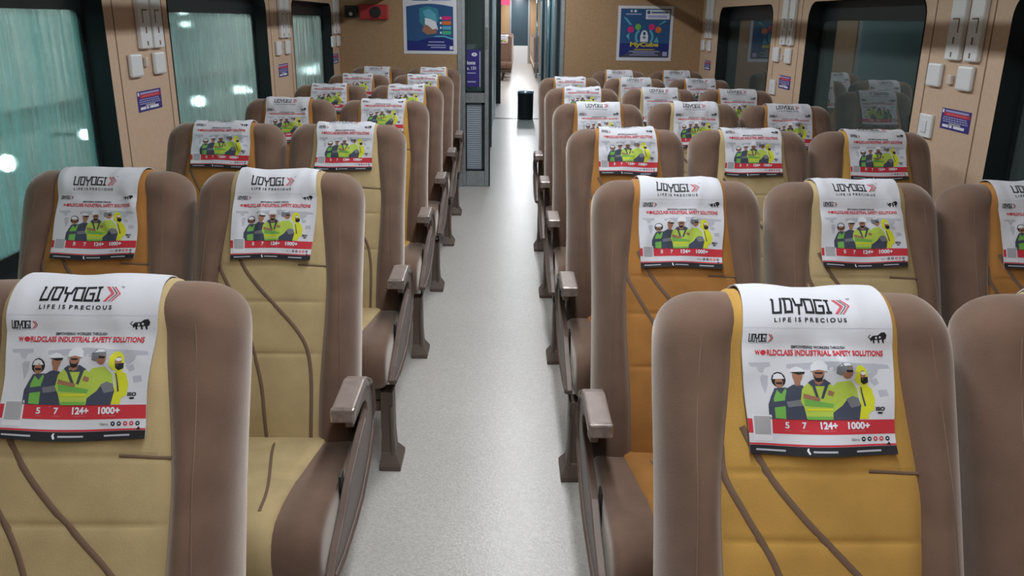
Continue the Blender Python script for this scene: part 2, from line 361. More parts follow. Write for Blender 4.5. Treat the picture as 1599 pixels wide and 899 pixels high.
# ------------------------------------------------------------ seat surfaces (local frame: x across, -y towards the sitter's knees, z up)
HW = .2328; ZA, RZ = 1.036, .058; ZT = ZA+RZ
_fz = [.36, .45, .52, .60, .68, .76, .84, .92, .98, 1.036]
_fy = [-.300, -.300, -.290, -.262, -.232, -.200, -.165, -.125, -.097, -.072]
def yf(z): return float(np.interp(z, _fz, _fy))
def yb(z): return -.13+(z-.534)*.37 if z < ZA else .0557
YC0 = (yf(ZA)+yb(ZA))/2; AA = (yb(ZA)-yf(ZA))/2
def bw(z): return float(np.interp(z, [.40, .50, .62, .74, .84, .92, 1.0, 1.1], [.134, .136, .142, .152, .155, .143, .131, .128]))
def prot(z): return float(np.interp(z, [.40, .55, .70, .85, .97, 1.04], [.020, .028, .032, .028, .014, .007]))
PIV = Vector((0, -.22, .42))
def make_backrest():
    zs = [.36, .40, .46, .54, .62, .70, .78, .86, .93, .98, 1.015, ZA]+[ZA+RZ*math.sin(math.radians(a)) for a in (20, 38, 55, 70, 82, 89)]
    rings = []
    for z in zs:
        t = min(max((z-ZA)/RZ, 0), .9998); kk = math.sqrt(1-t*t) if t > 0 else 1
        t2 = min(max((z-ZT+.078)/.078, 0), .9998); hw = HW-.076*(1-math.sqrt(1-t2*t2)); hw *= float(np.interp(z, [.4, .55, .8, .95], [1, .995, .985, 1])); f, bk, p, b = yf(z), yb(z), prot(z), bw(z)/HW*.985
        prof = [(0, f+.014), (b*.55, f+.014), (b-.07, f+.013), (b-.01, f+.006), (b+.04, f-p*.75), ((b+.04+.80)/2, f-p), (.80, f-p*.9), (.875, f-p*.35+.002), (.965, f+.022), (1.0, f+.06), (.995, bk-.03), (.95, bk-.006), (.80, bk), (.4, bk)]
        half = [(x*hw, YC0+(y-YC0)*kk if z > ZA else y) for x, y in prof]
        ring = [(x, y, z) for x, y in half]+[(0, half[-1][1], z)]+[(-x, y, z) for x, y in half[:0:-1]]
        rings.append(ring)
    b = B(); b.loft(rings)
    for sx in (1, -1):   # stitched seam between the wing's face and its side
        pts = []
        for z in np.linspace(.42, ZA+.02, 16):
            x = .205-.018*math.exp(-((z-.92)/.09)**2)*0; x = float(np.interp(z, [.4, .6, .8, .95, 1.06], [.200, .195, .188, .183, .172]))
            fr = x/HW; p = prot(z); yy = yf(z)-p*float(np.interp(fr, [.7, .80, .875], [1, .9, .35]))
            if z > ZA: kq = math.sqrt(1-((z-ZA)/RZ)**2); yy = YC0+(yy-YC0)*kq
            pts.append((sx*x, yy+.0015, z))
        b.tube(pts, .0011, 5, mi=1)
    bmesh.ops.translate(b.bm, verts=b.bm.verts[:], vec=-PIV)
    return b
# path over the centre line: front face, over the crest, down the back
_pth = [(yf(z), z) for z in np.linspace(.44, ZA, 40)]+[(YC0-AA*math.cos(a), ZA+RZ*math.sin(a)) for a in np.linspace(0, PI, 26)[1:]]+[(yb(z)-0*z, z) for z in np.linspace(ZA, .80, 16)[1:]]
_P = np.array(_pth); _S = np.concatenate([[0], np.cumsum(np.hypot(*np.diff(_P, axis=0).T))]); S_CREST = float(_S[39+13]); S_END = float(_S[-1])
def path(s):
    y = float(np.interp(s, _S, _P[:, 0])); z = float(np.interp(s, _S, _P[:, 1])); e = .012
    y0, z0 = np.interp(s-e, _S, _P[:, 0]), np.interp(s-e, _S, _P[:, 1]); y1, z1 = np.interp(s+e, _S, _P[:, 0]), np.interp(s+e, _S, _P[:, 1])
    d = math.hypot(y1-y0, z1-z0) or 1
    return y, z, -(z1-z0)/d, (y1-y0)/d   # outward normal
def s_of_z(z): return float(np.interp(z, _P[:40, 1], _S[:40]))
SEAMS = [s_of_z(z) for z in (.66, .785, .872)]
def panel_off(x, s):
    b = bw(path(s)[1]); q = min(abs(x)/b, 1.0)
    top = min(max((s-s_of_z(1.0))/.05, 0), 1)
    o = .003+(.007-.005*top)*(1-q**2.5)
    for c in SEAMS: o -= .0035*math.exp(-((s-c)/.005)**2)*(1-q**6)
    return o if q < .97 else -.004
def surf(x, s, off): y, z, ny, nz = path(s); return Vector((x, y+ny*off, z+nz*off))
def make_panel():
    b = B(); S = sorted(set([round(v, 4) for v in list(np.linspace(0, S_CREST+.07, 46))+[c+d for c in SEAMS for d in (-.008, -.004, 0, .004, .008)]])); X = [-1, -.975, -.93, -.8, -.6, -.35, 0, .35, .6, .8, .93, .975, 1]
    G = [[b.bm.verts.new(surf(x*bw(path(s)[1]), s, panel_off(x*bw(path(s)[1]), s))) for x in X] for s in S]
    for r0, r1 in zip(G[:-1], G[1:]):
        for i in range(len(X)-1): b.bm.faces.new((r0[i], r0[i+1], r1[i+1], r1[i]))
    def ribbon(ctrl, wdt=.010):
        C = np.array(ctrl); n = 36; tt = np.linspace(0, len(C)-1, n); xs = []; 
        for t_ in tt:
            i = min(int(t_), len(C)-2); f = t_-i; p0 = C[max(i-1, 0)]; p1 = C[i]; p2 = C[i+1]; p3 = C[min(i+2, len(C)-1)]
            xs.append(.5*((2*p1)+(-p0+p2)*f+(2*p0-5*p1+4*p2-p3)*f*f+(-p0+3*p1-3*p2+p3)*f**3))
        rows = []
        for i, p in enumerate(xs):
            d = xs[min(i+1, n-1)]-xs[max(i-1, 0)]; d = d/np.hypot(*d); nn = np.array([-d[1], d[0]]); row = []
            for q, h in ((-.5, .0005), (-.25, .0022), (.25, .0022), (.5, .0005)):
                x, s = p+nn*q*wdt; row.append(b.bm.verts.new(surf(x, s, panel_off(x, s)+h)))
            rows.append(row)
        for r0, r1 in zip(rows[:-1], rows[1:]):
            for i in range(3): b.bm.faces.new((r0[i], r0[i+1], r1[i+1], r1[i])).material_index = 1
    z = s_of_z
    ribbon([(-.145, z(.93)), (-.143, z(.87)), (-.111, z(.815)), (-.070, z(.75)), (-.038, z(.655)), (-.016, z(.57)), (-.006, z(.452))])
    ribbon([(-.115, z(.93)), (-.079, z(.87)), (-.029, z(.815)), (.025, z(.765)), (.066, z(.725)), (.098, z(.68)), (.112, z(.62)), (.115, z(.54)), (.112, z(.452))])
    ribbon([(.150, z(.872)), (.125, z(.872)), (.10, z(.873)), (.07, z(.874))], .005)
    bmesh.ops.translate(b.bm, verts=b.bm.verts[:], vec=-PIV)
    return b
CP = [(-.235, .300), (-.235, .435), (-.33, .452), (-.45, .456), (-.58, .466), (-.66, .470), (-.715, .462), (-.748, .432), (-.757, .38), (-.745, .325), (-.705, .292), (-.55, .285), (-.35, .285)]
def make_cushion():
    b = B(); rings = []; cy, cz = -.5, .375
    for x, ins in ((-HW, .030), (-HW+.006, .012), (-.205, .002), (-.145, 0), (-.128, .010), (0, .010), (.128, .010), (.145, 0), (.205, .002), (HW-.006, .012), (HW, .030)):
        rings.append([(x, y+(1 if y < cy else -1)*ins*(1 if abs(y-cy) > .17 else .3), z+(1 if z < cz else -1)*ins*(1 if abs(z-cz) > .03 else 0)) for y, z in CP])
    b.loft(rings); return b
def make_cushion_panel():
    b = B(); pts = [(-.262, .438), (-.30, .447), (-.37, .452), (-.45, .456), (-.52, .461), (-.528, .457), (-.536, .462), (-.60, .467), (-.66, .470), (-.70, .466), (-.728, .452), (-.746, .430), (-.755, .40), (-.756, .365), (-.748, .335), (-.735, .312)]
    X = [-.130, -.124, -.10, -.05, 0, .05, .10, .124, .130]; G = []
    wf = lambda y: float(np.interp(-y, [.26, .30, .55, .70], [1.27, 1.22, .98, .95]))
    for i, (y, z) in enumerate(pts):
        a = pts[max(i-1, 0)]; c = pts[min(i+1, len(pts)-1)]; d = math.hypot(c[0]-a[0], c[1]-a[1]); ny, nz = (c[1]-a[1])/d, -(c[0]-a[0])/d
        ny, nz = (ny, nz) if nz > 0 or ny < 0 else (-ny, -nz)
        G.append([b.bm.verts.new((x*wf(y), y+ny*(-.010 if abs(x) > .128 else .003+.004*(1-(x/.13)**2)), z+nz*(-.010 if abs(x) > .128 else .003+.004*(1-(x/.13)**2)))) for x in X])
    for r0, r1 in zip(G[:-1], G[1:]):
        for i in range(len(X)-1): b.bm.faces.new((r0[i], r0[i+1], r1[i+1], r1[i]))
    for x0, x1 in ((-.095, -.020), (.02, .085)):
        rows = []
        for i in range(20):
            t_ = i/19; y = -.28-t_*.40; z = float(np.interp(-y, [.262, .37, .52, .66, .70], [.438, .452, .461, .470, .466]))+.0078; x = x0+(x1-x0)*(3*t_*t_-2*t_**3)
            z -= .004*(x/.13)**2; rows.append([b.bm.verts.new((x-.004, y, z)), b.bm.verts.new((x, y, z+.001)), b.bm.verts.new((x+.004, y, z))])
        for r0, r1 in zip(rows[:-1], rows[1:]):
            for i in range(2): b.bm.faces.new((r0[i], r0[i+1], r1[i+1], r1[i])).material_index = 1
    return b
SIDE = [(-.455, .560), (-.462, .578), (-.455, .592), (-.30, .598), (-.235, .590), (-.185, .560), (-.165, .49), (-.190, .42), (-.28, .37), (-.40, .330), (-.50, .322), (-.64, .325), (-.735, .335),
        (-.748, .355), (-.70, .385), (-.60, .415), (-.52, .450), (-.40, .478), (-.285, .500), (-.265, .515), (-.265, .535), (-.285, .552), (-.33, .560)]
RIM = [(-.25, .592), (-.20, .566), (-.172, .52), (-.170, .47), (-.195, .42), (-.28, .372), (-.40, .335), (-.50, .328), (-.64, .331), (-.735, .345)]
def build_proto(kind, sgn):
    """kind aisle / plain; sgn +1 = the aisle is on the seat's +x side"""
    r = empty('train_seat')
    o = make_backrest().build('backrest', [M['brown'], M['seam']], r, smooth=True, sub=1, loc=PIV)
    o = make_panel().build('back_panel', [M['yellow'], M['piping']], r, smooth=True, loc=PIV)
    make_cushion().build('cushion', M['brown'], r, smooth=True, sub=2)
    make_cushion_panel().build('cushion_panel', [M['yellow'], M['piping']], r, smooth=True)
    B().box(-.20, .20, -.66, -.22, .235, .287).box(-.21, .21, -.66, -.62, .20, .25).box(-.21, .21, -.26, -.22, .20, .25).build('seat_frame', M['legmetal'], r, bev=.005)
    lx = sgn*.222
    for y in (-.655, -.26):
        if y > -.3: lx -= sgn*.20
        g = B(); w_, d_ = .022, .034
        zs = [(0.055, 1.15), (.12, 1.0), (.285, 1.0)]
        g.loft([[(lx-w_*k_, y-d_*k_, z), (lx+w_*k_, y-d_*k_, z), (lx+w_*k_, y+d_*k_, z), (lx-w_*k_, y+d_*k_, z)] for z, k_ in zs])
        g.box(*sorted((lx+sgn*.010, lx+sgn*.020)), y-.045, y+.045, .05, .235)
        x0, x1 = sorted((lx-sgn*.03, lx+sgn*.045))
        g.loft([[(x0, y-.06, 0), (x1, y-.06, 0), (x1, y+.08, 0), (x0, y+.08, 0)], [(x0, y-.06, .018), (x1, y-.06, .018), (x1, y+.08, .018), (x0, y+.08, .018)],
                [(lx-.024, y-.04, .062), (lx+.024, y-.04, .062), (lx+.024, y+.04, .062), (lx-.024, y+.04, .062)]])
        g.build('leg', M['legmetal'], r, bev=.003)
    if kind == 'aisle':
        x0, x1 = sorted((sgn*.240, sgn*.260))
        p = B(); p.prism_x(SIDE, x0, x1); p.tube([(sgn*.258, y, z) for y, z in RIM], .010, 8); p.build('side_panel', M['moulded'], r, bev=.004)
        x0, x1 = sorted((sgn*.2335, sgn*.240))
        q = B(); q.prism_x([(-.62, .31), (-.46, .40), (-.30, .45), (-.22, .44), (-.25, .34), (-.45, .27), (-.62, .26)], x0, x1); q.build('hinge_plate', M['black'], r)
        xa, xb_ = sorted((sgn*.207, sgn*.265)); xm = (xa+xb_)/2
        pad = empty('armrest'); 
        bpd = B(); prof = [(-.466, .582), (-.466, .603), (-.455, .612), (-.30, .618), (-.262, .608), (-.232, .580), (-.236, .566), (-.27, .585), (-.31, .592), (-.44, .580)]
        bpd.prism_x(prof, xa, xb_)
        bpy.data.objects.remove(pad)
        pad = bpd.build('armrest', M['padtop'], r, bev=.006)
        e = B(); e.box(xa-.0012, xb_+.0012, -.4705, -.452, .578, .6135); e.build('end_cap', M['worn'], pad, bev=.005)['label'] = 'shiny worn end cap'
        x0, x1 = sorted((sgn*.2335, sgn*.2395))
        B().box(x0, x1, -.54, -.50, .36, .475).build('recline_lever', M['black'], r, bev=.004)
    return r
# ------------------------------------------------------------ headrest covers with their print
def px(x, y): return ((x-450)*.000311, (820-y)*.000311)
def cover_art(slide):
    A = Art(); L_ = .348-slide*1.0
    A.rect('cloth', -.115, 0, .115, L_, 0)
    def R(m, x0, y0, x1, y1, lay=1): a = px(x0, y1); b = px(x1, y0); A.rect(m, a[0], a[1], b[0], b[1], lay)
    def P(m, pts, lay=2): A.poly(m, [px(*p) for p in pts], lay)
    def E(m, x, y, rx, ry=None, lay=3): c = px(x, y); A.ell(m, c[0], c[1], rx*.000311, (ry or rx)*.000311, lay, 12)
    def T(m, s_, x0, y0, x1, y1, lay=6, bold=0, shear=0): a = px(x0, y1); b = px(x1, y0); A.text(m, s_, a[0], a[1], b[0], b[1], lay, bold, shear)
    R('ink', 80, 778, 820, 820); R('redink', 80, 768, 820, 777)
    R('redink', 80, 655, 820, 722)
    R('paper', 104, 636, 203, 758, 2); R('qr', 112, 643, 195, 728, 3);
    T('pwhite', '5', 268, 667, 290, 697, bold=.03); T('pwhite', '7', 355, 667, 377, 697, bold=.03); T('pwhite', '124+', 446, 664, 530, 698, bold=.04); T('pwhite', '1000+', 580, 664, 690, 698, bold=.04)
    for a, b in ((262, 296), (346, 388), (455, 520), (600, 668)): R('pinkink', a, 704, b, 708, 2)
    T('ink', 'Follow us', 592, 738, 632, 751)
    for i, m in enumerate(('ink', 'ink', 'redink', 'redink', 'ink')): E(m, 655+i*31, 744, 11); E('pwhite', 655+i*31, 744, 4, lay=4)
    P('pwhite', ((368, 784), (376, 784), (372, 792), (380, 808), (372, 812), (362, 795)), 2)
    for a, b in ((112, 262), (392, 512), (612, 740)):
        R('map', a, 795, b, 803, 2)
    P('ink', ((770, 775), (785, 758), (795, 775)), 2)
    # world map
    for pts in (((110, 395), (215, 392), (222, 410), (190, 418), (182, 440), (160, 436), (150, 414), (118, 412)), ((176, 450), (205, 455), (200, 500), (184, 540), (170, 500), (164, 465)),
                ((300, 400), (500, 385), (600, 392), (720, 395), (790, 400), (800, 418), (740, 420), (735, 440), (700, 470), (672, 440), (600, 440), (520, 430), (480, 425), (400, 425), (300, 420)),
                ((735, 520), (780, 515), (790, 545), (745, 552)), ((690, 470), (730, 462), (742, 488), (716, 500))):
        P('map', pts, 1)
    # workers: five people printed on the cloth
    # left, helmet and ear defenders
    P('navy', ((190, 655), (192, 590), (210, 550), (232, 512), (290, 508), (312, 560), (306, 655)), 2)
    P('green', ((222, 650), (222, 560), (242, 520), (262, 540), (284, 512), (300, 548), (290, 655)), 3); P('navy', ((194, 580), (296, 566), (298, 592), (200, 604)), 4)
    E('ink', 255, 472, 36, 36, 3); E('skin', 256, 486, 20, 26, 4); P('helmet', ((226, 470), (232, 450), (252, 442), (272, 448), (284, 468)), 5); P('ink', ((240, 484), (274, 484), (270, 494), (244, 494)), 5)
    # second, peaked cap and dark jacket
    P('navy', ((276, 655), (278, 560), (292, 512), (326, 494), (372, 498), (392, 540), (390, 655)), 4); P('grey', ((284, 575), (380, 560), (382, 590), (292, 600)), 5); P('skin', ((330, 470), (362, 470), (360, 500), (334, 500)), 4)
    E('skin', 348, 452, 25, 32, 5); P('helmet', ((314, 436), (320, 418), (345, 410), (372, 418), (382, 434)), 6); P('ink', ((316, 436), (384, 434), (382, 444), (352, 448)), 7)
    # fourth, helmet, lime top over dark sleeves
    P('lime', ((492, 655), (500, 520), (530, 482), (590, 474), (630, 510), (646, 580), (640, 655)), 3); P('navy', ((500, 655), (508, 628), (560, 590), (580, 562), (640, 560), (652, 590), (640, 655)), 5); P('grey', ((576, 560), (606, 545), (640, 556), (648, 590), (600, 600)), 6)
    E('skin', 572, 432, 26, 34, 4); P('grey', ((524, 442), (524, 412), (544, 394), (574, 390), (592, 406), (596, 424), (560, 428), (546, 450)), 5); P('helmet', ((534, 408), (552, 394), (576, 392), (588, 404)), 6); P('ink', ((560, 424), (594, 426), (590, 436), (562, 434)), 6)
    # fifth, yellow hooded suit and mask
    P('suit', ((640, 652), (650, 560), (640, 500), (670, 492), (702, 510), (720, 560), (716, 610), (690, 624), (686, 652)), 3); P('suit', ((612, 470), (614, 425), (630, 404), (652, 402), (676, 420), (684, 460), (680, 500), (630, 490)), 3)
    E('skin', 655, 448, 16, 22, 4); P('ink', ((642, 462), (682, 456), (684, 482), (662, 492), (646, 482)), 5); E('helmet', 656, 440, 14, 8, 5); P('navy', ((646, 505), (652, 505), (676, 590), (668, 596)), 5)
    # middle, white helmet, lime shirt with harness, arms crossed
    P('lime', ((372, 600), (356, 570), (366, 515), (400, 482), (430, 478), (470, 478), (505, 492), (536, 520), (542, 560), (518, 600), (512, 655), (384, 655)), 7)
    P('skin', ((372, 535), (455, 556), (452, 572), (368, 556)), 9); P('skin', ((494, 518), (522, 528), (516, 548), (490, 540)), 9); P('green', ((372, 560), (520, 582), (516, 600), (376, 592)), 8)
    P('navy', ((408, 484), (424, 484), (450, 560), (438, 565)), 8); P('navy', ((480, 484), (496, 488), (470, 560), (458, 556)), 8); P('navy', ((395, 484), (420, 468), (446, 492), (472, 466), (505, 488), (480, 500), (446, 500), (410, 500)), 8)
    P('skin', ((426, 460), (466, 460), (464, 486), (446, 496), (428, 486)), 9); E('skin', 446, 440, 27, 36, 9); P('ink', ((424, 448), (430, 476), (446, 482), (462, 476), (468, 448), (458, 462), (434, 462)), 10)
    P('helmet', ((408, 432), (412, 404), (430, 386), (448, 380), (468, 386), (484, 404), (486, 432), (446, 424)), 10); P('ink', ((428, 436), (464, 436), (462, 444), (430, 444)), 10)
    P('suit', ((386, 604), (512, 604), (510, 614), (386, 614)), 9); P('green', ((384, 640), (510, 640), (510, 655), (384, 655)), 9)
    # badges and headlines
    T('ink', 'ISO', 722, 596, 768, 614, bold=.05); E('ink', 745, 624, 14, 5); 
    T('ink', 'EMPOWERING WORKERS THROUGH', 325, 306, 577, 321, bold=.03)
    T('redink', 'W', 142, 332, 168, 358, bold=.05); E('redink', 184, 345, 15, 14); T('redink', 'RLDCLASS INDUSTRIAL SAFETY SOLUTIONS', 202, 329, 766, 360, bold=.035)
    # striding lion mark
    P('ink', ((704, 284), (700, 268), (712, 258), (740, 256), (756, 246), (776, 244), (786, 256), (782, 270), (772, 274), (774, 290), (766, 290), (760, 272), (748, 276), (750, 290), (742, 290), (738, 274), (722, 276), (724, 290), (716, 290), (712, 274)), 3)
    E('cloth', 730, 266, 5, lay=4); E('cloth', 750, 264, 5, lay=4); A.stroke('ink', [px(700, 270), px(690, 262), px(700, 254)], .0009, 3)
    # the name, drawn with square strokes, and the chevrons
    def logo(x0, y0, x1, y1, sw, m='ink'):
        G_ = {'U': [[(0, 6.3), (.35, 5.8), (0, 0), (3.4, 0), (3.8, 6)]], 'D': [[(0, 6), (3.4, 6), (3.8, 4.6), (3.4, 0), (.5, 0), (.6, 5)]], 'Y': [[(0, 6), (.6, 3), (3.4, 3), (4, 6)], [(2, 3), (1.7, -.6)]],
              'O': [[(.3, 0), (0, 6), (3.5, 6), (3.7, 0), (.3, 0)]], 'G': [[(3.7, 6), (.2, 6), (0, 0), (3.6, 0), (3.7, 3), (2, 3)]], 'I': [[(.2, 6), (1.7, 6)], [(.95, 6), (.95, 0)], [(.1, 0), (1.8, 0)]]}
        x = 0; tot = 5*4.9+1.8
        for ch in 'UDYOGI':
            for st in G_[ch]: A.stroke(m, [px(x0+(x+p[0])/tot*(x1-x0), y1-(p[1]/6)*(y1-y0)) for p in st], sw, 3)
            x += 4.9
    def chev(m, x, y0, y1, w_, t_): ym = (y0+y1)/2; P(m, ((x, y0), (x+t_, y0), (x+w_+t_, ym), (x+t_, y1), (x, y1), (x+w_, ym)), 3)
    logo(232, 100, 520, 165, .0034); chev('pinkink', 540, 96, 170, 34, 17); chev('ink', 566, 96, 170, 34, 5); chev('pinkink', 578, 96, 170, 34, 9)
    T('ink', 'TM', 612, 92, 630, 102)
    T('ink', 'L I F E  I S  P R E C I O U S', 235, 188, 592, 206, bold=.03)
    logo(112, 256, 198, 286, .0015); chev('pinkink', 206, 255, 288, 14, 8); chev('ink', 218, 255, 288, 12, 3); R('map', 114, 290, 215, 295, 2)
    R('crease_shade', 82, 229, 818, 231, 1)  # fold across the cloth, its shade painted as a darker line
    return A, L_
def cover_mesh(slide, seed):
    rnd = random.Random(seed); ph = [rnd.uniform(0, 6.3) for _ in range(8)]; sk = rnd.uniform(-.035, .035)
    A, L_ = cover_art(slide); s0 = S_CREST-.256+slide
    amp = rnd.uniform(1.1, 1.8)
    folds = [(rnd.uniform(-.10, .10), rnd.uniform(.08, .24), rnd.uniform(-1, 1), rnd.uniform(.0022, .0045), rnd.uniform(.03, .07)) for _ in range(7)]
    def fn(u, v, lz):
        u, v = u*.965, v*.985; s = s0+v; tp_ = min(max((s-s_of_z(1.0))/.05, 0), 1); base_ = .0162-.0072*tp_
        wv = .0022*math.sin(38*u+ph[0]+9*v)*math.sin(21*v+ph[1])+.0016*math.sin(75*u+30*v+ph[2])*math.exp(-((v-.20)/.07)**2)+.0012*math.sin(55*v-40*u+ph[3])
        for fu, fv, fa, fd, fl in folds:
            ca, sa = math.cos(fa), math.sin(fa); p_ = (u-fu)*ca+(v-fv)*sa; q_ = -(u-fu)*sa+(v-fv)*ca
            wv += fd*math.exp(-(p_/.011)**2-(q_/fl)**2)
        hang = .006*math.exp(-v/.03)*(1+.5*math.sin(30*u+ph[4]))
        edge = .004*math.sin(26*v+ph[5])*(u/.115)
        off = max(base_+amp*wv*(1-.45*tp_), .0117-.005*tp_)+hang+lz
        return surf(u+edge*.8+sk*(v-.13)*.35+.002*math.sin(20*v+ph[6]), s+.0025*math.sin(24*u+ph[7])*math.exp(-v/.05), off)-PIV
    # back face and hem so that the cloth has thickness
    o = A.build('headrest_cover', fn, None, (-.115, .115, .0075, 0, L_, .0075), smooth=True)
    me = o.data; bm = bmesh.new(); bm.from_mesh(me)
    n, m_ = 16, 26; fr = [[None]*(n+1) for _ in range(m_+1)]
    for i in range(m_+1):
        for j in range(n+1): fr[i][j] = bm.verts.new(fn(-.115+.23*j/n, L_*i/m_, -.0016))
    for i in range(m_):
        for j in range(n): bm.faces.new((fr[i][j], fr[i+1][j], fr[i+1][j+1], fr[i][j+1])).smooth = True
    def hem(pts):
        top = [bm.verts.new(fn(u, v, 0)) for u, v in pts]; bot = [bm.verts.new(fn(u, v, -.0016)) for u, v in pts]
        for i in range(len(pts)-1): bm.faces.new((top[i], top[i+1], bot[i+1], bot[i]))
    hem([(-.115+.23*j/n, 0) for j in range(n+1)]); hem([(.115, L_*i/m_) for i in range(m_+1)]); hem([(.115-.23*j/n, L_) for j in range(n+1)]); hem([(-.115, L_*(m_-i)/m_) for i in range(m_+1)])
    bm.to_mesh(me); bm.free(); col.objects.unlink(o); bpy.data.objects.remove(o)
    return me
_cov = {}
def cover(slide, seed):
    k_ = (slide, seed)
    if k_ not in _cov: _cov[k_] = cover_mesh(slide, seed)
    return _cov[k_]

YL = [1.22, 2.245, 3.236, 4.233, 5.215, 6.219, 7.16]
YR = [1.191, 2.178, 3.171, 4.176, 5.119, 6.104, 7.012]
CXL = [-.611, -1.077]                # aisle, window
CXR = [.4514, .9174, 1.3834]  # aisle, middle, window
protos = {}
def panel_variant(me, colour):
    k_ = (me.name, colour)
    if k_ not in protos:
        m2 = me.copy(); m2.materials[0] = M[colour]; protos[k_] = m2
    return protos[k_]
PA = {1: build_proto('aisle', 1), -1: build_proto('aisle', -1), 'pl': build_proto('plain', -1), 'pr': build_proto('plain', 1)}
used = set(); seat_n = {}
def set_colour(r, colour, rec):
    for ch in r.children:
        if ch.name.startswith(('back_panel', 'cushion_panel')): ch.data = panel_variant(BASE[ch.name.split('.')[0]], colour)
        if ch.name.startswith(('backrest', 'back_panel')): ch.rotation_euler = (rec, 0, 0)
BASE = {}
for ch in PA[1].children:
    if ch.name.startswith(('back_panel', 'cushion_panel')): BASE[ch.name.split('.')[0]] = ch.data
def place(key, x, y, colour, row, side, pos, slide, rec=0.0, seed=1):
    dx = .002 if (row, side) == (0, 'left') else 0
    x -= .011 if (row, side) == (0, 'left') else 0
    if key in used: r = copy_tree(PA[key])
    else: r = PA[key]; used.add(key)
    dz = -.012 if row == 1 else 0
    r.location = (x, y, dz); r.scale = (.965, 1, 1); set_colour(r, colour, math.radians(rec))
    cname = {'yellow': 'pale yellow', 'gold': 'golden yellow', 'orange': 'orange'}[colour]
    where = {'aisle': 'beside aisle', 'window': 'by windows', 'middle': 'middle of three'}[pos]
    tag(r, 'brown train seat, %s centre, %s row on %s, %s' % (cname, ORD[row], side, where), 'seat', 'train seats facing the camera')
    c = bpy.data.objects.new('headrest_cover', cover(slide, seed)); col.objects.link(c)
    c.location = (x+dx, y+PIV.y, PIV.z+dz); c.scale = (.965, 1, 1); c.rotation_euler = (math.radians(rec), 0, 0)
    tag(c, 'white printed headrest cover, %s seat of %s row on %s' % (pos, ORD[row], side), 'headrest cover', 'printed headrest covers')
lay = [ # key, x, row, side, pos, colour, slide, recline, seed
 (1, 0, 0, 'L', 'aisle', 'yellow', .0, 0, 1),
 (1, 0, 1, 'L', 'aisle', 'yellow', -.012, 0, 2), ('pl', 1, 1, 'L', 'window', 'orange', -.016, 0, 3),
 (1, 0, 2, 'L', 'aisle', 'yellow', .04, 0, 4), ('pl', 1, 2, 'L', 'window', 'orange', .045, 0, 5),
 (1, 0, 3, 'L', 'aisle', 'gold', .045, 0, 1), ('pl', 1, 3, 'L', 'window', 'orange', .0, 1, 3),
 (1, 0, 4, 'L', 'aisle', 'gold', .045, 0, 2), ('pl', 1, 4, 'L', 'window', 'orange', .045, 0, 5),
 (1, 0, 5, 'L', 'aisle', 'gold', .045, 0, 4), ('pl', 1, 5, 'L', 'window', 'orange', .04, 0, 4),
 (1, 0, 6, 'L', 'aisle', 'gold', .045, 0, 5), ('pl', 1, 6, 'L', 'window', 'orange', .0, 0, 3),
 (-1, 0, 0, 'R', 'aisle', 'gold', .0, 0, 6), ('pr', 1, 0, 'R', 'middle', 'yellow', .0, 0, 2),
 (-1, 0, 1, 'R', 'aisle', 'orange', -.005, 0, 2), ('pr', 1, 1, 'R', 'middle', 'yellow', .0, 0, 3), ('pr', 2, 1, 'R', 'window', 'orange', .0, 0, 1),
 (-1, 0, 2, 'R', 'aisle', 'orange', .045, 0, 5), ('pr', 1, 2, 'R', 'middle', 'yellow', .045, 0, 4), ('pr', 2, 2, 'R', 'window', 'gold', .035, 0, 1),
 (-1, 0, 3, 'R', 'aisle', 'orange', .0, 0, 3), ('pr', 1, 3, 'R', 'middle', 'yellow', .0, 2.5, 2), ('pr', 2, 3, 'R', 'window', 'orange', .0, 0, 6),
 (-1, 0, 4, 'R', 'aisle', 'orange', .045, 1, 2), ('pr', 1, 4, 'R', 'middle', 'yellow', .0, 1, 3), ('pr', 2, 4, 'R', 'window', 'orange', .0, 0, 1),
 (-1, 0, 5, 'R', 'aisle', 'orange', .04, 0, 4), ('pr', 1, 5, 'R', 'middle', 'yellow', .0, 0, 6), ('pr', 2, 5, 'R', 'window', 'orange', .0, -1, 3),
 ('pr', 1, 6, 'R', 'middle', 'orange', .0, 0, 2), ('pr', 2, 6, 'R', 'window', 'orange', .0, 1, 6)]
for key, ix, row, sd, pos, colour, slide, rec, seed in lay:
    x = (CXL if sd == 'L' else CXR)[ix]; y = (YL if sd == 'L' else YR)[row]
    place(key, x, y, colour, row, 'left' if sd == 'L' else 'right', pos, slide, rec, seed)

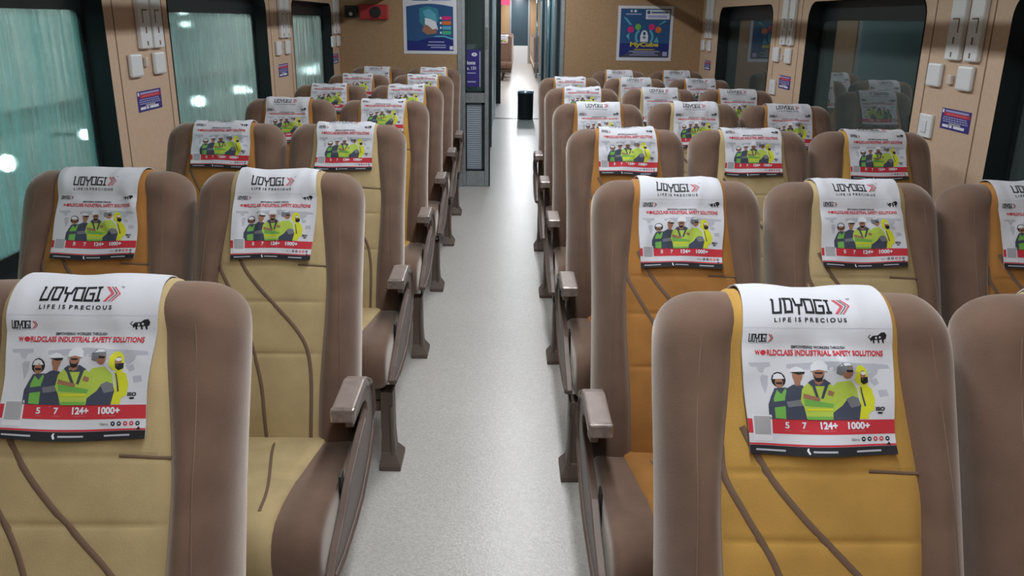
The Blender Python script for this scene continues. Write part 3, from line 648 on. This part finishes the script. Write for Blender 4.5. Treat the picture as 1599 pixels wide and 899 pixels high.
# ------------------------------------------------------------ fittings on the pillars
def on_wall(name, side, ya, yb_, z0, z1, d, m, parent=None, bev=.004):
    X = XL if side == 'left' else XR_; s = 1 if side == 'left' else -1; x0, x1 = sorted((X+s*.0005, X+s*d))
    cy = (ya+yb_)/2
    return B().box(x0-X, x1-X, ya-cy, yb_-cy, 0, z1-z0).build(name, m, parent, bev=bev, loc=(X, cy, z0))
PL = {'left': ('nearest left pillar', 'middle left pillar', 'far left pillar by the end wall'), 'right': ('nearest right pillar', 'middle right pillar', 'far right pillar by the end wall')}
def notice(side, ya, yb_, z0, z1, lab):
    X = XL if side == 'left' else XR_; s = 1 if side == 'left' else -1; W_, H_ = abs(yb_-ya), z1-z0; A = Art()
    A.rect('ppurple', 0, 0, 1, 1, 0); A.rect('plilac', .12, .84, .92, .93, 1); A.rect('redink', .10, .66, .97, .82, 1); A.rect('pwhite', .02, .78, .08, .95, 1); A.rect('pinkink', .18, .70, .86, .78, 2)
    for i, (a, b) in enumerate(((.08, .90), (.06, .93), (.08, .95))):
        n = 9
        for j in range(n): q = a+(b-a)*j/n; A.rect('plilac', q, .56-i*.10, q+(b-a)/n*.8, .61-i*.10, 1)
    A.rect('qr', .30, .24, .70, .33, 1)
    for a, b in ((.08, .30), (.33, .42), (.47, .84)): A.rect('pwhite', a, .10, b, .23, 1)
    cy = (ya+yb_)/2
    def fn(u, v, lz): return Vector((s*(.0012+lz), (u-.5)*W_*(1 if side == 'left' else -1), v*H_))
    o = A.build('notice_sticker', fn); bm = bmesh.new(); bm.from_mesh(o.data)
    b = B(); b.bm.free(); b.bm = bm; b.box(*sorted((s*.0004, s*.0011)), -W_/2, W_/2, 0, H_); bm.to_mesh(o.data); bm.free()
    o.location = (X, cy, z0); tag(o, 'small purple notice sticker with red header on the %s' % lab, 'sticker', 'purple notice stickers'); return o
def pillar(side, dy, lab, sw=False):
    s_ = side
    if s_ == 'left': tr = ((3.485, 3.590), (3.612, 3.712)); pls = ((3.37, 3.475), (3.602, 3.71)); st = (3.421, 3.660, 1.108, 1.190); cl = (3.515, 3.540, 1.283, 1.322)
    else: tr = ((3.232, 3.332), (3.102, 3.193)); pls = ((3.350, 3.455), (3.120, 3.222)); st = (3.100, 3.315, 1.095, 1.174); cl = (3.265, 3.300, 1.264, 1.300)
    nm = ('nearer the camera', 'farther along') if s_ == 'left' else ('farther along', 'nearer the camera')
    for (a, b), w_ in zip(tr, nm):
        X = XL if s_ == 'left' else XR_; cy = (a+b)/2+dy; r = empty('coat_rail', (X, cy, 1.355)); tag(r, 'tall white channel strip on the %s, %s' % (lab, w_), 'wall fitting', 'white channel strips on the pillars')
        sg = 1 if s_ == 'left' else -1; hw = (b-a)/2
        B().box(*sorted((sg*.0005, sg*.022)), -hw, hw, 0, .42).build('channel', M['white'], r, bev=.005)
        q = B(); q.box(*sorted((sg*.0222, sg*.024)), -hw*.5, -hw*.5+.004, .10, .15).box(*sorted((sg*.0222, sg*.024)), -hw*.5, hw*.45, .148, .153).box(*sorted((sg*.0222, sg*.024)), -.006, .002, .06, .085).box(*sorted((sg*.0222, sg*.024)), -.004, .004, .012, .03)
        q.build('latch_mark', M['groove'], r)
    for (a, b), w_ in zip(pls, nm):
        o = on_wall('hook_plate', s_, a+dy, b+dy, 1.248, 1.338, .020, M['white'], bev=.008); tag(o, 'small white plate on the %s, %s' % (lab, w_), 'wall fitting', 'white plates on the pillars')
    o = on_wall('wall_clip', s_, cl[0]+dy, cl[1]+dy, cl[2], cl[3], .016, M['clip']); tag(o, 'tiny beige clip on the %s' % lab, 'clip', 'beige clips on the pillars')
    notice(s_, st[0]+dy, st[1]+dy, st[2], st[3], lab)
    if sw:
        X = XR_; r = empty('wall_switch', (X, 3.415+dy, 1.045)); tag(r, 'white socket plate low on the %s' % lab, 'switch', 'white socket plates')
        B().box(-.014, -.0005, -.052, .052, 0, .092).build('plate', M['white'], r, bev=.004); B().box(-.018, -.0142, -.02, .02, .02, .068).build('rocker', M['paper'], r, bev=.002)
pillar('left', 0, PL['left'][0]); pillar('left', 2.17, PL['left'][1])
pillar('right', 0, PL['right'][0], True); pillar('right', 2.055, PL['right'][1], True); pillar('right', 4.13, PL['right'][2]); pillar('left', 3.93, PL['left'][2])

# ------------------------------------------------------------ posters on the end wall
def poster(x0, x1, z0, z1, art, label):
    W_, H_ = x1-x0, z1-z0; A = Art(); art(A, W_/H_)
    def fn(u, v, lz): return Vector((u*W_, -.0035-lz, v*H_))
    o = A.build('poster', fn, dz=.0003)
    bm = bmesh.new(); bm.from_mesh(o.data); b = B(); b.bm.free(); b.bm = bm; b.box(0, W_, -.0034, 0, 0, H_); bm.to_mesh(o.data); bm.free()
    o.location = (x0, YE-.0005, z0); tag(o, label, 'poster'); return o
def art_left(A, asp):
    A.rect('paper', 0, 0, 1, 1, 0)
    arc = [(.06+.86*t, .73+.045*math.sin(PI*t)) for t in np.linspace(0, 1, 14)]
    A.poly('pblue', [(.06, .05), (.92, .05)]+arc[::-1], 1)
    A.poly('pdeep', [(.06, .05), (.92, .05), (.92, .24), (.7, .27), (.45, .25), (.25, .20), (.06, .21)], 2)
    A.poly('pcyan', [(.55, .265), (.75, .265), (.92, .22), (.92, .245), (.75, .29), (.6, .285)], 3)
    A.poly('pteal', [(.30, .70), (.45, .74), (.64, .70), (.66, .55), (.62, .45), (.40, .40), (.30, .50)], 2)
    A.poly('pcyan', [(.36, .66), (.48, .70), (.60, .62), (.62, .50), (.50, .52), (.40, .58)], 3)
    A.poly('pwhite', [(.40, .50), (.40, .56), (.50, .54), (.60, .50), (.64, .38), (.52, .36), (.40, .42)], 4)
    A.poly('skin', [(.34, .36), (.40, .46), (.46, .44), (.54, .38), (.62, .40), (.60, .32), (.44, .30)], 5)
    for i, m in enumerate(('pmag', 'porange', 'pcyan', 'pgreen')): A.rect(m, .72, .53-i*.075, .88, .585-i*.075, 3); A.ell('pwhite', .69, .558-i*.075, .018, .018, 4)
    A.rect('pwhite', .85, .07, .91, .125, 4)
    for x0, x1, y in ((.46, .75, .18), (.44, .78, .13), (.50, .78, .095)): A.rect('plilac', x0, y, x1, y+.016, 4)
    A.ell('pblue', .55, .885, .034, .036, 3); A.ell('paper', .555, .885, .016, .018, 4); A.rect('pblue', .61, .87, .88, .895, 3); A.rect('plilac', .53, .82, .88, .85, 2)
    A.poly('pteal', [(.12, .83), (.17, .93), (.19, .93), (.17, .83)], 3); A.rect('pblue', .21, .865, .42, .89, 3); A.rect('pblue', .18, .82, .47, .85, 3); A.ell('ink', .41, .925, .014, .014, 3)
def art_right(A, asp):
    A.rect('paper', 0, 0, 1, 1, 0); A.rect('pblue', .05, .06, .95, .95, 1); A.rect('pdeep', .05, .06, .95, .32, 2); A.poly('navy', [(.05, .06), (.3, .2), (.7, .22), (.95, .10), (.95, .06)], 3)
    A.rect('paper', .50, .76, .93, .93, 3); A.ell('pblue', .55, .885, .03, .032, 4); A.rect('pblue', .60, .87, .90, .897, 4); A.rect('plilac', .54, .79, .88, .83, 4)
    A.ell('pwhite', .24, .905, .02, .02, 4); A.ell('pwhite', .31, .905, .025, .025, 4); A.rect('plilac', .14, .84, .42, .86, 4)
    for pts in (((.10, .80), (.16, .78), (.26, .66), (.22, .65)), ((.76, .66), (.72, .64), (.84, .74), (.88, .72)), ((.16, .45), (.22, .52), (.22, .38)), ((.72, .45), (.66, .34), (.76, .34))): A.poly('pcyan', list(pts), 3)
    for x, y, m in ((.24, .57, 'pmag'), (.37, .62, 'green'), (.62, .62, 'pmag'), (.74, .57, 'porange')): A.ell(m, x, y, .055, .058, 4)
    for sx in (-1, 1):
        A.poly('pcyan', [(.49+sx*(.17*math.cos(a)), .44+.17*math.sin(a)) for a in np.linspace(-.7, .9, 9)]+[(.49+sx*(.13*math.cos(a)), .44+.13*math.sin(a)) for a in np.linspace(.9, -.7, 9)], 4)
    A.ell('pwhite', .49, .49, .058, .07, 5); A.ell('pblue', .49, .50, .026, .035, 6); A.rect('pwhite', .42, .35, .56, .48, 6); A.ell('pblue', .49, .425, .026, .028, 7); A.rect('pwhite', .484, .40, .496, .43, 8)
    A.text('pyellow', 'MyCube', .24, .235, .76, .345, 8, bold=.05)
    A.rect('pyellow', .32, .20, .68, .215, 7)
    for x0, x1, y in ((.22, .78, .165), (.30, .70, .135), (.24, .76, .10)): A.rect('plilac', x0, y, x1, y+.014, 5)
    A.rect('plilac', .84, .09, .92, .17, 5)
poster(-.915, -.437, 1.190, 1.735, art_left, 'white bordered poster with a blue picture, left of the doorway')
poster(.972, 1.460, 1.152, 1.615, art_right, 'white bordered dark blue poster with a padlock, right of the doorway')
# alarm box high on the left of the end wall
r = empty('alarm_box', (-1.165, YE, 1.475)); tag(r, 'red wall box with black round handle high left on end wall', 'alarm')
B().box(-.125, .125, -.05, -.0005, 0, .125).build('housing', M['red'], r, bev=.01)
g = B(); g.tube([(.02, -.049, .062), (.02, -.075, .062)], .047, 20); g.build('handle', M['black'], r, bev=.004)
r = empty('door_call_unit', (-1.365, YE, 1.49)); tag(r, 'small black wall unit with a pale button left of the red box', 'wall fitting')
B().box(-.055, .055, -.04, -.0005, 0, .10).build('housing', M['black'], r, bev=.006); g = B(); g.tube([(0, -.039, .03), (0, -.046, .03)], .016, 12); g.build('button', M['white'], r)

# ------------------------------------------------------------ the glazed sliding door, half open
r = struct(empty('door_1', (-.262, YE+.045, 0)))
g = B(); w0, w1 = -.150, .108
g.box(w0, -.108, -.018, .018, .004, 1.95); g.box(.062, w1, -.018, .018, .004, 1.95); g.box(-.108, .062, -.018, .018, .004, .145); g.box(-.108, .062, -.018, .018, .765, .855); g.box(-.108, .062, -.018, .018, 1.87, 1.95)
g.build('door_frame', M['alu'], r, bev=.003)
g = B()
for z0, z1 in ((.145, .765), (.855, 1.87)):
    g.box(-.108, .062, -.021, -.0185, z0, z0+.016); g.box(-.108, .062, -.021, -.0185, z1-.016, z1); g.box(.036, .062, -.021, -.0185, z0, z1); g.box(-.112, -.100, -.021, -.0185, z0, z1)
g.box(.100, .112, -.024, .024, .004, 1.95)
g.build('seal', M['frameblk'], r)
B().box(-.106, .060, -.004, .004, .87, 1.865).build('glass_pane', M['glass'], r)
lv = B(); lv.box(-.106, .060, -.002, .006, .15, .76)
for i in range(30): lv.box(-.100, .040, -.009, -.002, .165+i*.0198, .176+i*.0198)
lv.build('louvre_panel', M['louvre'], r)
g = B(); g.tube([(.082, -.045, 1.42), (.082, -.045, 1.25)], .008, 8).box(.074, .090, -.045, -.018, 1.41, 1.425).box(.074, .090, -.045, -.018, 1.245, 1.26); g.build('door_handle', M['steel'], r)
A = Art(); A.rect('ppurple', 0, 0, 1, 1, 0); A.ell('pwhite', .55, .87, .2, .05, 1); A.text('pblue', '0', .5, .845, .6, .895, 2, bold=.03); A.text('pwhite', 'ions', .02, .60, .62, .70, 2, bold=.03); A.text('pwhite', 's, 131', .02, .45, .66, .55, 2, bold=.03); A.rect('plilac', .04, .36, .64, .39, 1); A.rect('plilac', .05, .12, .64, .16, 1); A.rect('pwhite', .93, 0, .97, .95, 1)
o = A.build('door_notice', lambda u, v, lz: Vector((u*.125, -lz, v*.325))); o.location = (-.262-.100, YE+.045-.0215, .905); 
o.location = (-.262-.099, YE+.0395, .905); tag(o, 'tall purple notice with white letters stuck on the door glass', 'sticker')
# ------------------------------------------------------------ vestibule and passage
VY0, VY1 = YE+.10, 15.8
v = B(); v.box(-.26, -.20, 9.6, VY1, 0, 2.2); v.box(-1.60, -.20, 9.55, 9.6, 0, 2.2); v.box(-1.65, -1.60, VY0, 9.6, 0, 2.2)
struct(v.build('wall_passage_left', M['bluelam']))
v = B(); v.box(.585, .64, 8.9, VY1, 0, 2.2); v.box(.585, 1.85, 8.85, 8.9, 0, 2.2); v.box(1.85, 1.90, VY0, 8.9, 0, 2.2)
struct(v.build('wall_passage_right', M['bluelam']))
struct(B().box(-1.7, 1.95, 7.75, VY1, 2.2, 2.25).build('ceiling_vestibule', M['ceiling']))
# door posts along the passage
t = B()
for x0, x1, y, m in ((.545, .585, 9.6, 0), (.565, .585, 10.4, 1), (.55, .585, 11.6, 0), (.56, .585, 12.6, 1), (.545, .585, 13.6, 0)): t.box(x0, x1, y, y+.16, 0, 2.19, m)
t.box(-.20, -.175, 13.2, 13.3, 0, 2.19, 1); t.box(-.20, -.18, 10.2, 10.4, 0, 2.19, 0)
struct(t.build('trim_4', [M['darkblue'], M['steel']]))
struct(B().box(-.20, .585, 13.30, 13.42, 0, .006).build('trim_5', M['darkblue']))
for (x, y) in ((.52, 11.0), (.50, 14.6)):
    g = B(); g.tube([(x, y, .55), (x, y, 1.9)], .018, 10); g.tube([(x, y, .6), (.585, y, .6)], .010, 8); g.tube([(x, y, 1.8), (.585, y, 1.8)], .010, 8)
    tag(g.build('grab_rail', M['steel'], smooth=True), 'upright steel grab rail %s in the passage' % ('nearer' if y < 12 else 'farther'), 'grab rail')
# end frame of this coach
t = B(); t.box(-.20, -.115, 15.8, 16.0, 0, 2.19); t.box(.60, .68, 15.8, 16.0, 0, 2.19); t.box(-.30, .70, 15.8, 16.0, 2.02, 2.25)
struct(t.build('trim_6', M['frameblk'])); struct(B().box(-1.6, -.2, 15.8, 15.9, 0, 2.25).box(.64, 1.9, 15.8, 15.9, 0, 2.25).build('wall_coach_end', M['bluelam']))
A = Art(); A.rect('yellowst', 0, 0, 1, 1, 0); 
o = A.build('passage_sticker', lambda u, v, lz: Vector((.0008+lz, u*.35, v*.22))); o.location = (-.2, 13.9, 1.52); tag(o, 'yellow sticker high on the pale blue passage wall', 'sticker')
# litter bin
r = empty('litter_bin', (.295, 13.27, 0)); tag(r, 'black metal litter bin standing in the passage beyond the doorway', 'bin')
g = B(); n = 28
def ring(rad, z): return [(rad*math.cos(2*PI*i/n), rad*math.sin(2*PI*i/n), z) for i in range(n)]
g.loft([ring(.118, 0), ring(.122, .01), ring(.125, .40), ring(.125, .415), ring(.118, .415), ring(.112, .06)]); g.build('body', M['binblk'], r, smooth=False)
g = B(); g.loft([ring(.129, .405), ring(.131, .42), ring(.125, .435), ring(.112, .428), ring(.112, .40)], cap=False); g.build('rim', M['steel'], r, smooth=True)
for i, y in enumerate((8.7, 11.0, 13.2, 15.0)):
    r = empty('passage_light', (.19, y, 2.17)); tag(r, 'square ceiling light over the passage, %s from the doorway' % ORD[i], 'ceiling light', 'passage lights')
    B().box(-.13, .13, -.13, .13, .004, .029).build('housing', M['alu'], r); B().box(-.11, .11, -.11, .11, 0, .004).build('diffuser', M['diffuser'], r)
    area('passage_light_glow', (0, 0, -.006), .2, .2, VEST_W, (.88, .96, 1), parent=r)

# ------------------------------------------------------------ the next coach
struct(B().box(-1.6, 2.2, 16.0, 31.2, -.08, 0).build('floor_next_coach', M['floor']))
struct(B().box(-1.6, 2.2, 16.0, 31.2, 2.3, 2.35).build('ceiling_next_coach', M['ceiling']))
struct(B().box(-1.65, -1.6, 16.0, 31.2, 0, 2.3).build('wall_next_left', M['cream'])); struct(B().box(2.2, 2.25, 16.0, 31.2, 0, 2.3).build('wall_next_right', M['cream']))
e = B(); e.box(-1.6, .10, 31, 31.1, 0, 2.3, 0); e.box(.78, 2.2, 31, 31.1, 0, 2.3, 0); struct(e.build('wall_next_end', M['wood']))
r = struct(empty('door_2', (.44, 31.0, 0))); B().box(-.34, .34, 0, .04, 0, .62).build('door_panel', M['white'], r); B().box(-.34, .34, 0, .04, .62, 2.3).build('glass_pane', M['darkblue'], r)
for x in (-.33, .33): B().box(x-.03, x+.03, -.02, 0, 0, 2.3).build('door_frame', M['alu'], r)
for i, y in enumerate((18.0, 21, 24, 27, 30)):
    r = empty('far_ceiling_light', (.4, y, 2.27)); tag(r, '%s ceiling light of the coach beyond' % ORD[i], 'ceiling light', 'lights in the coach beyond')
    B().box(-.1, .1, -.6, .6, 0, .029).build('diffuser', M['diffuser'], r); area('far_glow', (0, 0, -.01), .2, 1.2, FAR_W, (.95, .97, 1), parent=r)
r = empty('exit_sign', (-.09, 16.6, 1.76)); tag(r, 'lit red sign hanging at the top of the next coach', 'sign'); B().box(-.09, .14, -.02, .02, 0, .16).build('panel', M['exit'], r, bev=.004); B().box(.01, .03, -.01, .01, .16, .54).build('hanger', M['alu'], r)
nseat = 0
for row, y in enumerate((22.6, 23.9, 25.2, 26.5, 27.8)):
    for sd, x, key in (('left', -.10+.014*(y-22), 'pl'), ('right', .90+.012*(y-22), 'pr')):
        rr_ = copy_tree(PA[key]); rr_.location = (x, y, 0); rr_['label'] = 'brown train seat in the coach beyond, %s of its aisle, %s from the doorway' % (sd, ('first', 'second', 'third', 'fourth', 'fifth')[row]); rr_['group'] = 'seats in the coach beyond'; set_colour(rr_, 'brown', 0)
        if row < 2 and sd == 'left':
            c = bpy.data.objects.new('headrest_cover', cover(.0, 2)); col.objects.link(c); c.location = (x, y+PIV.y, PIV.z); c.rotation_euler = (0, 0, 0)
            tag(c, 'white headrest cover on the %s left seat in the coach beyond' % ('first', 'second')[row], 'headrest cover', 'headrest covers in the coach beyond')

# ------------------------------------------------------------ outside the left windows: a lit yard
struct(B().box(-3.35, -3.25, -3, 22, -1.2, 3.2).build('wall_yard', M['yardwall'])); struct(B().box(-3.25, -1.75, -3, 22, -1.2, -1.15).build('ground_yard', M['wetcon']))
o = B().box(-3.25, -3.20, -2, 20, .845, .885).build('yard_rail', M['rail']); tag(o, 'brown horizontal rail along the wall outside the left windows', 'rail')
def yard_lamp(x, y, z, rad, lab):
    r = empty('yard_lamp', (x, y, z)); tag(r, lab, 'lamp', 'lamps outside the left windows')
    g = B(); n_ = 12
    g.loft([[(rad*math.sin(a)*math.cos(2*PI*i/n_), rad*math.sin(a)*math.sin(2*PI*i/n_), rad*math.cos(a)) for i in range(n_)] for a in np.linspace(.15, PI-.15, 8)]); g.build('bulb', M['lampglow'], r, smooth=True)
    B().box(-.012-(x+3.25), -rad*.5, -.012, .012, -.012, .012).build('arm', M['rail'], r)

LAMPS = [(4.98, .632, .05, 'blue white lamp glowing at the left edge of the nearest window'), (5.967, .675, .035, 'bright lamp behind the far edge of the nearest left window'),
 (8.08, 1.526, .025, 'small lamp high in the second left window, upper of two'), (8.13, 1.413, .025, 'small lamp high in the second left window, lower of two'),
 (8.25, .699, .05, 'brightest lamp low in the second left window'), (9.57, .706, .045, 'lamp near the far edge of the second left window, left of its pair'), (9.95, .665, .022, 'small lamp at the far edge of the second left window, right of its pair'),
 (10.9, .665, .035, 'lamp just past the middle left pillar'), (13.08, .72, .06, 'lamp in the third left window, nearer of two'), (14.06, .737, .055, 'lamp in the third left window, farther of two')]
for y, z, rad, lab in LAMPS: yard_lamp(-3.0, y, z, rad, lab)
for i, y in enumerate((1.5, 6.0, 10.5)):  # unseen floodlights, added to brighten the yard wall and misted panes
    r = empty('yard_fill_light', (-2.45, y, 2.75)); tag(r, 'added unseen floodlight, lights the %s left window from outside' % ORD[i], 'floodlight', 'added yard fill lights')
    B().box(-.12, .12, -.2, .2, 0, .06).build('housing', M['alu'], r); B().box(-.80, -.1, -.02, .02, .02, .05).build('arm', M['alu'], r)
    area('yard_fill_glow', (0, 0, -.01), .22, .36, YARD_W, ((.34, .86, .84), (1, 1.02, .98), (1.1, 1.05, .98))[i], parent=r)
